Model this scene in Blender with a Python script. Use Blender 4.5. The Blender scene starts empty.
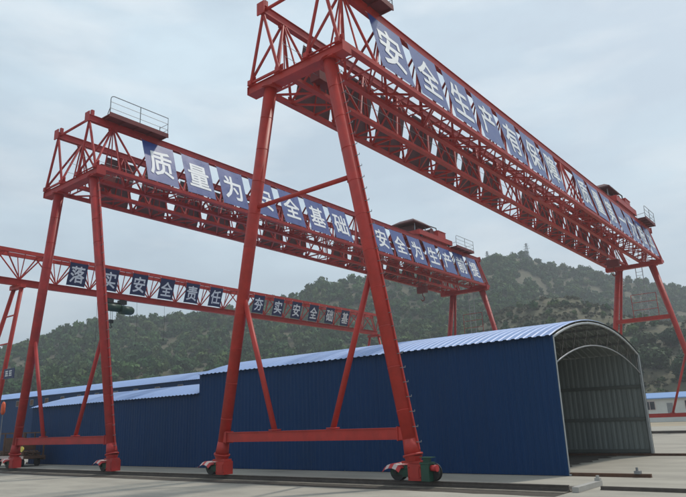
import bpy, bmesh, math, random
import numpy as np
from mathutils import Vector, Matrix

random.seed(7); rng = np.random.default_rng(11)
sc = bpy.context.scene
C = sc.collection

# ------------------------------------------------------------------ camera
HC, F, YAW, PITCH, ROLL = 1.8, 638.56, 0.668, 0.266, -0.036
cam_d = bpy.data.cameras.new('camera'); cam = bpy.data.objects.new('camera', cam_d); C.objects.link(cam)
fw = Vector((-math.sin(YAW)*math.cos(PITCH), math.cos(YAW)*math.cos(PITCH), math.sin(PITCH)))
rt = Vector((math.cos(YAW), math.sin(YAW), 0)); up = rt.cross(fw)
r2 = math.cos(ROLL)*rt + math.sin(ROLL)*up; u2 = -math.sin(ROLL)*rt + math.cos(ROLL)*up
M4 = Matrix((r2, u2, -fw)).transposed().to_4x4(); M4.translation = (0, 0, HC)
cam.matrix_world = M4
cam_d.sensor_width = 36; cam_d.lens = F/686*36; cam_d.clip_end = 6000; cam_d.clip_start = 0.05
sc.camera = cam

# ------------------------------------------------------------------ sky, sun, exposure
SUN = Vector((0.22, 0.64, 1.0)).normalized()          # direction towards the sun
EL = math.asin(SUN.z); AZ = math.atan2(SUN.x, SUN.y)
w = bpy.data.worlds.new('World'); sc.world = w; w.use_nodes = True
nt = w.node_tree; nt.nodes.clear()
def wn(t, **k):
    n = nt.nodes.new(t)
    for a, b in k.items(): setattr(n, a, b)
    return n
sky = wn('ShaderNodeTexSky', sky_type='NISHITA', sun_disc=False, sun_elevation=EL, sun_rotation=AZ,
         air_density=1.0, dust_density=4.0, ozone_density=1.5, altitude=300)
tc = wn('ShaderNodeTexCoord')
mp = wn('ShaderNodeMapping'); mp.inputs['Scale'].default_value = (1.6, 1.6, 4.5)
nz = wn('ShaderNodeTexNoise'); nz.inputs['Scale'].default_value = 1.9; nz.inputs['Detail'].default_value = 7; nz.inputs['Roughness'].default_value = .55
rp = wn('ShaderNodeMapRange'); rp.inputs['From Min'].default_value = .38; rp.inputs['From Max'].default_value = .72
rp.inputs['To Min'].default_value = .66; rp.inputs['To Max'].default_value = 1.0
mx = wn('ShaderNodeMix', data_type='RGBA'); mx.inputs['B'].default_value = (7.9, 9.6, 10.8, 1)
bg = wn('ShaderNodeBackground'); bg.inputs['Strength'].default_value = 0.085
ow = wn('ShaderNodeOutputWorld')
L = nt.links.new
L(tc.outputs['Generated'], mp.inputs['Vector']); L(mp.outputs[0], nz.inputs['Vector']); L(nz.outputs['Fac'], rp.inputs['Value'])
L(rp.outputs['Result'], mx.inputs['Factor']); L(sky.outputs[0], mx.inputs['A']); mp2 = wn('ShaderNodeMapping'); mp2.inputs['Scale'].default_value = (2.2, 2.2, 7.5); mp2.inputs['Location'].default_value = (3.1, 1.7, .4)
n2 = wn('ShaderNodeTexNoise'); n2.inputs['Scale'].default_value = 1.7; n2.inputs['Detail'].default_value = 8; n2.inputs['Roughness'].default_value = .52
r2_ = wn('ShaderNodeMapRange'); r2_.inputs['From Min'].default_value = .50; r2_.inputs['From Max'].default_value = .70; r2_.inputs['To Max'].default_value = .38
cl = wn('ShaderNodeMix', data_type='RGBA'); cl.inputs['B'].default_value = (11.3, 11.6, 11.8, 1)
L(tc.outputs['Generated'], mp2.inputs['Vector']); L(mp2.outputs[0], n2.inputs['Vector']); L(n2.outputs['Fac'], r2_.inputs['Value']); L(r2_.outputs['Result'], cl.inputs['Factor'])
L(mx.outputs['Result'], cl.inputs['A']); L(cl.outputs['Result'], bg.inputs['Color']); L(bg.outputs[0], ow.inputs[0])

sd = bpy.data.lights.new('sun', 'SUN'); sd.energy = 2.0; sd.angle = math.radians(2.5); sd.color = (1, .94, .85)
so = bpy.data.objects.new('sun', sd); C.objects.link(so)
so.rotation_euler = SUN.to_track_quat('Z', 'Y').to_euler(); so.location = (0, 0, 60)
sc.view_settings.view_transform = 'Standard'; sc.view_settings.look = 'None'
sc.view_settings.exposure = 0.12; sc.view_settings.gamma = 1.0; sc.view_settings.use_curve_mapping = False

# ------------------------------------------------------------------ materials
MAT = {}
def mat(name, col, rough=.6, metal=0., var=.15, scale=3., spot=None, spot_amt=.5, bump=0., spec=.5, stretch=(1, 1, 1), detail=5, attr=None, coat=0.):
    """procedural paint / stone: base colour broken up by two noises, roughness noise, fine bump"""
    m = bpy.data.materials.new(name); m.use_nodes = True; t = m.node_tree; b = t.nodes['Principled BSDF']
    g = t.nodes.new('ShaderNodeNewGeometry'); mpn = t.nodes.new('ShaderNodeMapping'); mpn.inputs['Scale'].default_value = stretch
    t.links.new(g.outputs['Position'], mpn.inputs['Vector'])
    n = t.nodes.new('ShaderNodeTexNoise'); n.inputs['Scale'].default_value = scale; n.inputs['Detail'].default_value = detail; n.inputs['Roughness'].default_value = .62
    t.links.new(mpn.outputs[0], n.inputs['Vector'])
    mr = t.nodes.new('ShaderNodeMapRange'); mr.inputs['From Min'].default_value = .25; mr.inputs['From Max'].default_value = .75
    mr.inputs['To Min'].default_value = 1-var; mr.inputs['To Max'].default_value = 1+var
    t.links.new(n.outputs['Fac'], mr.inputs['Value'])
    mul = t.nodes.new('ShaderNodeMix'); mul.data_type = 'RGBA'; mul.blend_type = 'MULTIPLY'; mul.inputs['Factor'].default_value = 1
    if attr:
        at = t.nodes.new('ShaderNodeAttribute'); at.attribute_name = attr; t.links.new(at.outputs['Color'], mul.inputs['A'])
    else: mul.inputs['A'].default_value = (*col, 1)
    t.links.new(mr.outputs[0], mul.inputs['B']); out = mul.outputs['Result']
    if spot:
        n2 = t.nodes.new('ShaderNodeTexNoise'); n2.inputs['Scale'].default_value = scale*.37; n2.inputs['Detail'].default_value = 8; n2.inputs['Roughness'].default_value = .7
        t.links.new(mpn.outputs[0], n2.inputs['Vector'])
        m2 = t.nodes.new('ShaderNodeMapRange'); m2.inputs['From Min'].default_value = .5; m2.inputs['From Max'].default_value = .72; m2.inputs['To Max'].default_value = spot_amt
        t.links.new(n2.outputs['Fac'], m2.inputs['Value'])
        x = t.nodes.new('ShaderNodeMix'); x.data_type = 'RGBA'; x.inputs['B'].default_value = (*spot, 1)
        t.links.new(m2.outputs[0], x.inputs['Factor']); t.links.new(out, x.inputs['A']); out = x.outputs['Result']
    t.links.new(out, b.inputs['Base Color'])
    rr = t.nodes.new('ShaderNodeMapRange'); rr.inputs['To Min'].default_value = max(.02, rough-.12); rr.inputs['To Max'].default_value = min(1, rough+.12)
    t.links.new(n.outputs['Fac'], rr.inputs['Value']); t.links.new(rr.outputs[0], b.inputs['Roughness'])
    b.inputs['Metallic'].default_value = metal; b.inputs['Specular IOR Level'].default_value = spec; b.inputs['Coat Weight'].default_value = coat
    if bump:
        bp = t.nodes.new('ShaderNodeBump'); bp.inputs['Strength'].default_value = bump; bp.inputs['Distance'].default_value = .02
        t.links.new(n.outputs['Fac'], bp.inputs['Height']); t.links.new(bp.outputs[0], b.inputs['Normal'])
    MAT[name] = m; return m
mat('red_paint', (.43, .036, .026), .48, var=.22, scale=2.2, spot=(.24, .034, .026), spot_amt=.55, bump=.05, spec=.35)
mat('red_paint_old', (.37, .029, .027), .52, var=.25, scale=2.5, spot=(.20, .030, .026), spot_amt=.6, bump=.05, spec=.35)
mat('dark_red', (.16, .020, .018), .6, var=.25, scale=2)
mat('canopy_red', (.085, .014, .014), .6, var=.25, scale=2)
mat('grey_steel', (.25, .26, .27), .45, metal=.6, var=.2)
mat('galvanised', (.38, .40, .41), .5, metal=.4, var=.15, scale=4)
mat('blue_sheet', (.001, .033, .112), .55, var=.10, scale=.8, spot=(.002, .032, .092), spot_amt=.5, stretch=(1, 1, .25), spec=.22)
mat('inner_sheet', (.20, .225, .215), .6, var=.14, scale=1.2, stretch=(1, 1, .3))
mat('roof_sheet', (.25, .37, .64), .42, var=.10, scale=.9, spot=(.32,.42,.63), spot_amt=.4)
mat('banner_blue', (.040, .070, .25), .30, var=.10, scale=1.6, bump=.12)
mat('banner_navy', (.012, .022, .085), .45, var=.12, scale=1.6, bump=.12)
mat('banner_back', (.15, .085, .085), .7, var=.15, scale=1.5)
mat('white_print', (.80, .81, .82), .5, var=.05, scale=3)
mat('machine_green', (.008, .060, .035), .5, var=.25, scale=5, spot=(.03, .03, .02), spot_amt=.5)
mat('hoist_green', (.010, .045, .028), .5, var=.3, scale=5, spot=(.02,.02,.015), spot_amt=.6)
mat('tyre_black', (.018, .018, .018), .6, var=.2, scale=8)
mat('guard_red', (.45, .03, .03), .5, var=.1); mat('guard_white', (.55, .45, .42), .55, var=.1)
mat('rust', (.11, .055, .032), .85, var=.35, scale=6, spot=(.05, .03, .02), spot_amt=.7, bump=.3)
mat('rail_steel', (.10, .085, .075), .55, metal=.5, var=.3, scale=6)
mat('rail_head', (.40, .36, .31), .4, metal=.5, var=.2, scale=6)
mat('bed_dirt_floor_shade', (.060, .048, .036), .95, var=.35, scale=5, spot=(.11, .09, .07), spot_amt=.6, bump=.5)
mat('orange', (.65, .10, .03), .5)
mat('yellow', (.75, .62, .12), .4)
mat('house_wall', (.62, .62, .58), .8, var=.08, scale=.8)
mat('house_roof', (.16, .30, .58), .45, var=.08)
mat('glass_dark', (.03, .035, .04), .12, var=.1)
mat('leaf', (.05, .08, .03), .75, var=.25, scale=1.2, attr='col', spec=.2)
mat('bark', (.07, .052, .038), .9, var=.3, scale=4)
mat('plinth', (.20,.175,.14), .9, var=.3, scale=4, spot=(.10,.08,.06), spot_amt=.6, bump=.2)
mat('girt_grey', (.115,.125,.115), .7, var=.15)
mat('concrete_block', (.38, .36, .33), .85, var=.12, scale=5, bump=.15)

# concrete yard
m = mat('concrete_yard', (.35, .322, .268), .82, var=.26, scale=.9, spot=(.25, .23, .195), spot_amt=.75, bump=.12, detail=14, stretch=(.45, 1, 1))
m = mat('dirt', (.33, .27, .185), .95, var=.25, scale=.12, spot=(.15, .15, .075), spot_amt=.55, detail=8)
m = mat('hill_soil', (.085, .080, .042), .95, var=.5, scale=.6, spot=(.19, .15, .095), spot_amt=.6, bump=.6, detail=12)

# ------------------------------------------------------------------ helpers
def new_mesh(name, verts, faces, mats, mi=None, smooth=False):
    me = bpy.data.meshes.new(name); me.from_pydata([tuple(v) for v in verts], [], faces)
    for k in (mats if isinstance(mats, (list, tuple)) else [mats]): me.materials.append(MAT[k] if isinstance(k, str) else k)
    if mi is not None: me.polygons.foreach_set('material_index', mi)
    if smooth: me.polygons.foreach_set('use_smooth', [True]*len(me.polygons))
    me.update(); return me
class MB:
    def __init__(s): s.v = []; s.f = []; s.mi = []
    def add(s, vs, fs, mi=0):
        o = len(s.v); s.v += [tuple(v) for v in vs]; s.f += [tuple(i+o for i in f) for f in fs]; s.mi += [mi]*len(fs); return s
    def box(s, c, d, mi=0, rot=None):
        x, y, z = d[0]/2, d[1]/2, d[2]/2
        vs = [Vector(p) for p in ((-x,-y,-z),(x,-y,-z),(x,y,-z),(-x,y,-z),(-x,-y,z),(x,-y,z),(x,y,z),(-x,y,z))]
        if rot: vs = [rot @ p for p in vs]
        c = Vector(c)
        return s.add([p+c for p in vs], [(0,3,2,1),(4,5,6,7),(0,1,5,4),(1,2,6,5),(2,3,7,6),(3,0,4,7)], mi)
    def tube(s, pts, rads, n=10, mi=0, caps=True):
        pts = [Vector(p) for p in pts]; k = len(pts)
        if not isinstance(rads, (list, tuple)): rads = [rads]*k
        vs = []; fs = []
        prev = None
        for i, p in enumerate(pts):
            d = (pts[min(i+1, k-1)]-pts[max(i-1, 0)]).normalized()
            if prev is None: a = d.orthogonal().normalized()
            else: a = (prev - d*prev.dot(d)).normalized()
            prev = a; b = d.cross(a)
            for j in range(n):
                t = 2*math.pi*j/n; vs.append(p + rads[i]*(math.cos(t)*a+math.sin(t)*b))
        for i in range(k-1):
            for j in range(n): fs.append((i*n+j, i*n+(j+1) % n, (i+1)*n+(j+1) % n, (i+1)*n+j))
        if caps: fs.append(tuple(reversed(range(n)))); fs.append(tuple(range((k-1)*n, k*n)))
        return s.add(vs, fs, mi)
    def beam(s, a, b, wx, wz, mi=0):
        a, b = Vector(a), Vector(b); d = b-a; q = d.to_track_quat('Y', 'Z').to_matrix()
        return s.box((a+b)/2, (wx, d.length, wz), mi, q)
    def mesh(s, name, mats, smooth=False): return new_mesh(name, s.v, s.f, mats, s.mi, smooth)
def obj(name, me, parent=None, loc=None, smooth_angle=None):
    o = bpy.data.objects.new(name, me); C.objects.link(o)
    if parent: o.parent = parent
    if loc: o.location = loc
    return o
def tag(o, label=None, cat=None, group=None, kind=None):
    if label: o['label'] = label
    if cat: o['category'] = cat
    if group: o['group'] = group
    if kind: o['kind'] = kind
    return o
def thing(name, label, cat, loc=(0, 0, 0), group=None, rz=0):
    o = bpy.data.objects.new(name, None); C.objects.link(o); o.location = loc; o.rotation_euler[2] = rz; o.empty_display_size = .5
    return tag(o, label, cat, group)
UNIT = {}
def unit(kind, m):
    k = (kind, m)
    if k not in UNIT:
        b = MB()
        if kind == 'tube': b.tube([(0,0,0),(0,0,1)], .5, 10)
        elif kind == 'angle':        # rolled angle profile, drawn as two plates
            b.box((0,-.44,.5), (1,.12,1)); b.box((-.44,.06,.5), (.12,.88,1))
        elif kind == 'channel':
            b.box((0,-.44,.5), (1,.12,1)); b.box((-.42,.06,.5), (.16,.88,1)); b.box((.42,.06,.5), (.16,.88,1))
        UNIT[k] = b.mesh(kind, m, kind == 'tube' and False)
        if kind == 'tube':
            me = UNIT[k]
            for p in me.polygons: p.use_smooth = len(p.vertices) == 4
    return UNIT[k]
def member(name, a, b, d, parent, m='red_paint', kind='tube', d2=None):
    a, b = Vector(a), Vector(b); v = b-a
    o = obj(name, unit(kind, m), parent); o.location = a; o.rotation_mode = 'QUATERNION'; o.rotation_quaternion = v.to_track_quat('Z', 'Y')
    o.scale = (d, d2 or d, v.length); return o
def smooth_sides(me):
    for p in me.polygons: p.use_smooth = len(p.vertices) == 4

# ------------------------------------------------------------------ ground
def sheet(name, pts, z, m):
    return tag(obj(name, new_mesh(name, [(x, y, z) for x, y in pts], [tuple(range(len(pts)))], m)), kind='structure')
sheet('ground', [(-1300,-900),(1100,-900),(1100,1100),(-1300,1100)], 0.0, 'dirt')
sheet('concrete_yard', [(-170,-40),(70,-40),(70,86),(20,91),(-60,84),(-170,88)], .006, 'concrete_yard')

def rail_line(y, x0, x1, bed=True):
    if bed:
        n = max(2, int((x1-x0)/.5)); vs = []; fs = []
        for i in range(n+1):
            x = x0+(x1-x0)*i/n
            vs += [(x, y-.95+random.uniform(-.05,.05), .012), (x, y-.3, .014), (x, y+.3, .014), (x, y+1.36+random.uniform(-.05,.05), .012)]
        for i in range(n):
            for j in range(3): fs.append((4*i+j, 4*i+4+j, 4*i+5+j, 4*i+1+j))
        tag(obj('rail_bed', new_mesh('rail_bed', vs, fs, 'bed_dirt_floor_shade')), kind='structure')
    if bed:
        b_ = MB(); b_.box(((x0+x1)/2,y,.018), (x1-x0-.02,.62,.024)); tag(obj('rail_plinth', b_.mesh('rail_plinth','plinth')), kind='structure')
    prof = [(-.065,.03),(-.065,.05),(-.012,.065),(-.012,.135),(-.036,.145),(-.036,.175),(.036,.175),(.036,.145),(.012,.135),(.012,.065),(.065,.05),(.065,.03)]
    vs = [(x, y+a, b) for x in (x0, x1) for a, b in prof]; k = len(prof)
    fs = [(i, (i+1) % k, k+(i+1) % k, k+i) for i in range(k)]+[tuple(range(k)), tuple(reversed(range(k, 2*k)))]
    mi = [0]*len(fs); mi[5] = 1
    return tag(obj('crane_rail', new_mesh('crane_rail', vs, fs, ['rail_steel','rail_head'], mi)), kind='structure')
rail_line(15.97, -120, -6.0)
rail_line(61.2, -120, 60)
rail_line(58.7, -120, 60, False)
# thin rail that goes on to the right of the end block
b = MB(); b.box((20,16.75,.05), (51,.07,.085)); b.box((20,16.75,.019), (51,.14,.022))
tag(obj('ground_rail', b.mesh('ground_rail','rail_steel')), kind='structure')
# the runner rails of the blue shed
b = MB(); b.box((-23.4,20.22,.055), (36.4,.13,.09)); b.box((-23.4,20.22,.0105), (36.4,.2,.009))
o = tag(obj('shed_rail', b.mesh('shed_rail','rust')), kind='structure')
b = MB(); b.box((-5,30.04,.055), (74,.13,.09)); b.box((-5,30.04,.0105), (74,.2,.009))
tag(obj('shed_rail', b.mesh('shed_rail','rust')), kind='structure')
e = thing('rail_clamp', 'small steel clamp bolted at the end of the rusty shed rail', 'clamp', (-5.55,20.22,.1))
b = MB(); b.box((0,0,.04), (.16,.2,.08)); obj('clamp_block', b.mesh('clamp_block','grey_steel'), e)
b = MB(); b.tube([(-.02,.02,.08),(-.02,.02,.17)], .035, 8); obj('bolt', b.mesh('bolt','grey_steel'), e)
e = thing('rail_end_block', 'pale concrete end block closing the crane rail bed at right', 'block', (-5.85,16.85,0))
b = MB(); b.box((0,0,.07), (.16,1.75,.12)); obj('block', b.mesh('block','concrete_block'), e)
b = MB(); b.box((0,.8,.165), (.13,.14,.07)); b.tube([(0,.8,.20),(0,.8,.26)],.045,8); obj('stop_post', b.mesh('stop_post','concrete_block'), e)

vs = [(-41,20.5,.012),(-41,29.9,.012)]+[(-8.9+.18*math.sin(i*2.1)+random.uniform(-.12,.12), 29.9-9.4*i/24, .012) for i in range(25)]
tag(obj('shed_floor_shade', new_mesh('shed_floor_shade', vs, [tuple(reversed(range(len(vs))))], 'bed_dirt_floor_shade')), kind='structure')  # floor soil with the shed's inside shadow put into its dark colour
# ------------------------------------------------------------------ hills
KEY = [(-180,3),(-110,3.5),(-90,4),(-75,4.6),(-66.5,5.9),(-63.6,7.1),(-61.1,8.3),(-58.8,8.8),(-54.4,8.9),(-51.2,9.3),(-46,10.2),(-42.7,10.9),(-41.1,11.7),(-37.3,12.2),(-31.3,12.7),(-25.8,13.0),(-23,13.4),(-21.5,13.2),(-20.6,12.5),(-19.3,12.1),(-17.4,11.7),(-14.9,10.7),(-9.8,8.9),(0,7.4),(20,6),(60,4.5),(110,3),(180,3)]
ka = np.array([k[0] for k in KEY]); ke = np.array([k[1] for k in KEY])
FK = [(-180,0),(-34,0),(-28,6.5),(-24,9.0),(-20.5,9.6),(-18.5,9.7),(-16.5,9.2),(-14.9,8.3),(-13,7.6),(-9,7.2),(0,6.3),(15,4),(40,0),(180,0)]
fa = np.array([k[0] for k in FK]); fe = np.array([k[1] for k in FK])
def vnoise(x, y, s, seed):
    x = np.asarray(x)/s; y = np.asarray(y)/s; xi = np.floor(x).astype(np.int64); yi = np.floor(y).astype(np.int64); fx = x-xi; fy = y-yi
    def h(a, b): 
        n = (a*374761393+b*668265263+seed*974711) & 0x7fffffff; n = ((n ^ (n >> 13))*1274126177) & 0x7fffffff
        return ((n ^ (n >> 16)) & 0xffff)/65535.0
    u = fx*fx*(3-2*fx); v = fy*fy*(3-2*fy)
    return (h(xi,yi)*(1-u)+h(xi+1,yi)*u)*(1-v)+(h(xi,yi+1)*(1-u)+h(xi+1,yi+1)*u)*v
def hill(x, y):
    x = np.asarray(x, float); y = np.asarray(y, float)
    D = np.hypot(x, y); az = np.degrees(np.arctan2(x, y))
    Dr = np.interp(az, [-180,-66,-50,-38,-25,-19,-10,180], [330,300,290,300,330,380,420,430])
    Df = np.interp(az, [-180,-60,-30,-10,180], [150,140,135,160,170])
    hr = HC + Dr*np.tan(np.radians(np.interp(az, ka, ke)))
    t = np.clip((D-Df)/(Dr-Df), 0, 1); prof = t**1.15*(1-.12*np.sin(t*math.pi))
    back = np.clip((D-Dr)/220, 0, 1)
    hb = hr*prof*(1-.75*back**1.5)
    n = (vnoise(x,y,46,1)-.5)*13+(vnoise(x,y,19,2)-.5)*5+(vnoise(x,y,8,3)-.5)*2
    hb = hb+n*np.minimum(1, t*3)*(1-t**6)*.75
    Dq = 192; hf = HC+Dq*np.tan(np.radians(np.interp(az, fa, fe)))
    t2 = np.clip((D-141)/(Dq-141), 0, 1); ff = hf*(t2**.9)*np.where(np.interp(az,fa,fe) > .2, 1, 0)
    st = np.floor(ff/3.4+.35*vnoise(x,y,14,9))*3.4; ff2 = .55*ff+.45*np.minimum(st+1.6, ff+1.5)      # old terraces
    ff2 = ff2*(1-.55*np.clip((D-Dq)/60, 0, 1))+n*.25*np.minimum(1, t2*3)
    return np.maximum(np.maximum(hb, ff2), 0)-.6*(1-np.clip((D-134)/12, 0, 1))
na, nd = 330, 120
azs = np.radians(np.concatenate([np.linspace(-125,-70,40,endpoint=False), np.linspace(-70,0,230,endpoint=False), np.linspace(0,70,60)]))
ds = np.concatenate([np.linspace(130,420,95), np.linspace(430,760,25)])
A, Dg = np.meshgrid(azs, ds, indexing='ij'); X = Dg*np.sin(A); Y = Dg*np.cos(A); Z = hill(X, Y)
vs = np.stack([X, Y, Z], -1).reshape(-1, 3); na, nd = A.shape
fs = [(i*nd+j, i*nd+j+1, (i+1)*nd+j+1, (i+1)*nd+j) for i in range(na-1) for j in range(nd-1)]
me = new_mesh('hills', vs, [tuple(reversed(f)) for f in fs], 'hill_soil', None, True)
tag(obj('hills', me), kind='structure')

# woods on the hills: leaf-clump faces, one mass
def leaf_crown(n, r, h, lumps, seed, leaf):
    """n leaf-clump quads spread over lumpy crown volume of radius r, height h; returns verts (n*4,3) and shade (n)"""
    g = np.random.default_rng(seed)
    lc = g.normal(size=(lumps,3)); lc /= np.linalg.norm(lc,axis=1)[:,None]; lc *= np.array([r*.55, r*.55, h*.28])*g.uniform(.5,1.1,(lumps,1)); lr = g.uniform(.38,.66,lumps)
    k = g.integers(0, lumps, n); d = g.normal(size=(n,3)); d /= np.linalg.norm(d,axis=1)[:,None]
    rad = g.uniform(.55,1.05,n)[:,None]*lr[k][:,None]
    c = lc[k]+d*rad*np.array([r, r, h*.5]); c[:,2] += h*.5
    nrm = d+g.normal(size=(n,3))*.55; nrm /= np.linalg.norm(nrm,axis=1)[:,None]
    a = np.cross(nrm, g.normal(size=(n,3))); a /= np.linalg.norm(a,axis=1)[:,None]; b_ = np.cross(nrm, a)
    s = leaf*g.uniform(.6,1.35,n)[:,None]
    q = np.stack([c-a*s-b_*s*.8, c+a*s*1.1-b_*s*.3, c-a*s*.2+b_*s*1.2], 1)
    return q.reshape(-1,3), g.uniform(.82,1.18,n)
def foliage_mesh(name, tris, cols):
    n = len(tris)//3; me = bpy.data.meshes.new(name); me.vertices.add(n*3); me.vertices.foreach_set('co', tris.astype(np.float32).ravel())
    me.loops.add(n*3); me.loops.foreach_set('vertex_index', np.arange(n*3, dtype=np.int32))
    me.polygons.add(n); me.polygons.foreach_set('loop_start', np.arange(n, dtype=np.int32)*3)
    ca = me.color_attributes.new('col', 'FLOAT_COLOR', 'POINT')
    cc = np.ones((n*3,4), np.float32); cc[:,:3] = np.repeat(cols, 3, 0); ca.data.foreach_set('color', cc.ravel())
    me.materials.append(MAT['leaf']); me.update(); me.validate(); return me
PAL = np.array([(.046,.108,.028),(.064,.122,.034),(.038,.090,.028),(.080,.122,.036),(.052,.100,.036),(.100,.125,.046)])
protos = [leaf_crown(210, 1., 1.5+.25*(i % 3), 5+i % 4, 100+i, .20) for i in range(10)]
Q = []; K = []
tries = 17000; az_ = np.radians(rng.uniform(-84, 12, tries)); dd = np.sqrt(rng.uniform(122**2, 445**2, tries)); xx = dd*np.sin(az_); yy = dd*np.cos(az_)
azd = np.degrees(az_)
Drr = np.interp(azd, [-180,-66,-50,-38,-25,-19,-10,180], [330,300,290,300,330,380,420,430])
front = (np.interp(azd, fa, fe) > 3) & (dd < 215)
cover = np.where(front, .55, 1.0)*np.where(vnoise(xx,yy,30,21) > .88, .4, 1)
cover = np.where(vnoise(xx,yy,55,5)+.5*vnoise(xx,yy,17,6) < .26, cover*.35, cover)
keep = (rng.uniform(0,1,tries) < cover*np.where(dd < 230, .72, .8)) & (dd < Drr+16) & ((dd > 150) | (azd > -32))
xx, yy, dd, fr = xx[keep], yy[keep], dd[keep], front[keep]
zz = hill(xx, yy)
sel = zz > 1.0;  xx, yy, zz, dd, fr = xx[sel], yy[sel], zz[sel], dd[sel], fr[sel]
sp = (vnoise(xx,yy,60,31)*3+rng.uniform(0,3,len(xx))).astype(int) % len(PAL)
for i in range(len(xx)):
    q, sh = protos[rng.integers(0, 10)]; R = rng.uniform(1.3,3.0)*(rng.uniform(.28,.7) if fr[i] else 1); a = rng.uniform(0, 6.28); ca, sa = math.cos(a), math.sin(a)
    hz = R*rng.uniform(.75,1.35)
    p = np.stack([(q[:,0]*ca-q[:,1]*sa)*R+xx[i], (q[:,0]*sa+q[:,1]*ca)*R+yy[i], q[:,2]*hz+zz[i]-.35*R], 1)
    Q.append(p); K.append(PAL[sp[i]]*rng.uniform(.75,1.3)*sh[:,None])
sprot = [leaf_crown(46, 1., 1.1+.2*(i % 3), 4, 300+i, .30) for i in range(8)]
n_ = 13000; a_ = np.radians(rng.uniform(-36, 6, n_)); d_ = np.sqrt(rng.uniform(140**2, 225**2, n_)); sx_ = d_*np.sin(a_); sy_ = d_*np.cos(a_); sz_ = hill(sx_, sy_)
SP = np.array([(.088,.085,.042),(.070,.080,.036),(.105,.092,.050),(.056,.074,.032)])
kk = (sz_ > .6) & (rng.uniform(0,1,n_) < np.where(np.degrees(a_) > -14.5, .6, 1)) & (rng.uniform(0,1,n_) < .35+.65*(vnoise(sx_,sy_,9,44) > .42))
for x_, y_, z_ in zip(sx_[kk], sy_[kk], sz_[kk]):
    q, sh = sprot[rng.integers(0, 8)]; R = rng.uniform(.25,.95); a = rng.uniform(0, 6.28); ca, sa = math.cos(a), math.sin(a)
    Q.append(np.stack([(q[:,0]*ca-q[:,1]*sa)*R+x_, (q[:,0]*sa+q[:,1]*ca)*R+y_, q[:,2]*R*.9+z_-.25*R], 1)); K.append(SP[rng.integers(0,4)]*rng.uniform(.75,1.25)*sh[:,None])
tag(obj('hillside_wood', foliage_mesh('hillside_wood', np.concatenate(Q), np.concatenate(K))), 'green scrub and young woodland covering the hillsides', 'woodland', kind='stuff')

# ------------------------------------------------------------------ blue sheds
def rib_profile(wd, period, amp):
    out = []; n = max(1, round(wd/period)); p = wd/n
    for i in range(n):
        x = i*p; out += [(x, 0), (x+.42*p, 0), (x+.55*p, amp), (x+.87*p, amp)]
    out.append((wd, 0)); return out
def wall_sheet_mesh(wd, h, z0, out_mat, in_mat):
    pr = rib_profile(wd+.024, .22, .016); n = len(pr); v = []; f = []; mi = []
    for z in (z0, h): v += [(x, -a, z) for x, a in pr]
    for z in (z0, h): v += [(x, -a+.007, z) for x, a in pr]
    for i in range(n-1):
        f.append((i, i+1, n+i+1, n+i)); mi.append(0); f.append((2*n+i+1, 2*n+i, 3*n+i, 3*n+i+1)); mi.append(1)
    return new_mesh('wall_sheet', v, f, [out_mat, in_mat], mi)
def arc_pts(y0, y1, eave, rise, over, n=16):
    wd = y1-y0; r = (wd*wd/4+rise*rise)/(2*rise); cy = (y0+y1)/2; cz = eave+rise-r; a1 = math.asin(min(1, (wd/2+over)/r))
    return [(cy+r*math.sin(t), cz+r*math.cos(t)) for t in np.linspace(-a1, a1, n+1)]
def roof_sheet_mesh(wd, arc, out_mat, in_mat):
    pr = rib_profile(wd-.003, .25, .026); n = len(pr); k = len(arc); v = []; f = []; mi = []
    for dz in (0, -.008):
        for y, z in arc: v += [(x, y, z+a+dz) for x, a in pr]
    for i in range(k-1):
        for j in range(n-1):
            q = (i*n+j, i*n+j+1, (i+1)*n+j+1, (i+1)*n+j); f.append(q); mi.append(0); o = k*n; f.append(tuple(o+t for t in reversed(q))); mi.append(1)
    return new_mesh('roof_sheet', v, f, [out_mat, in_mat], mi)
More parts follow.
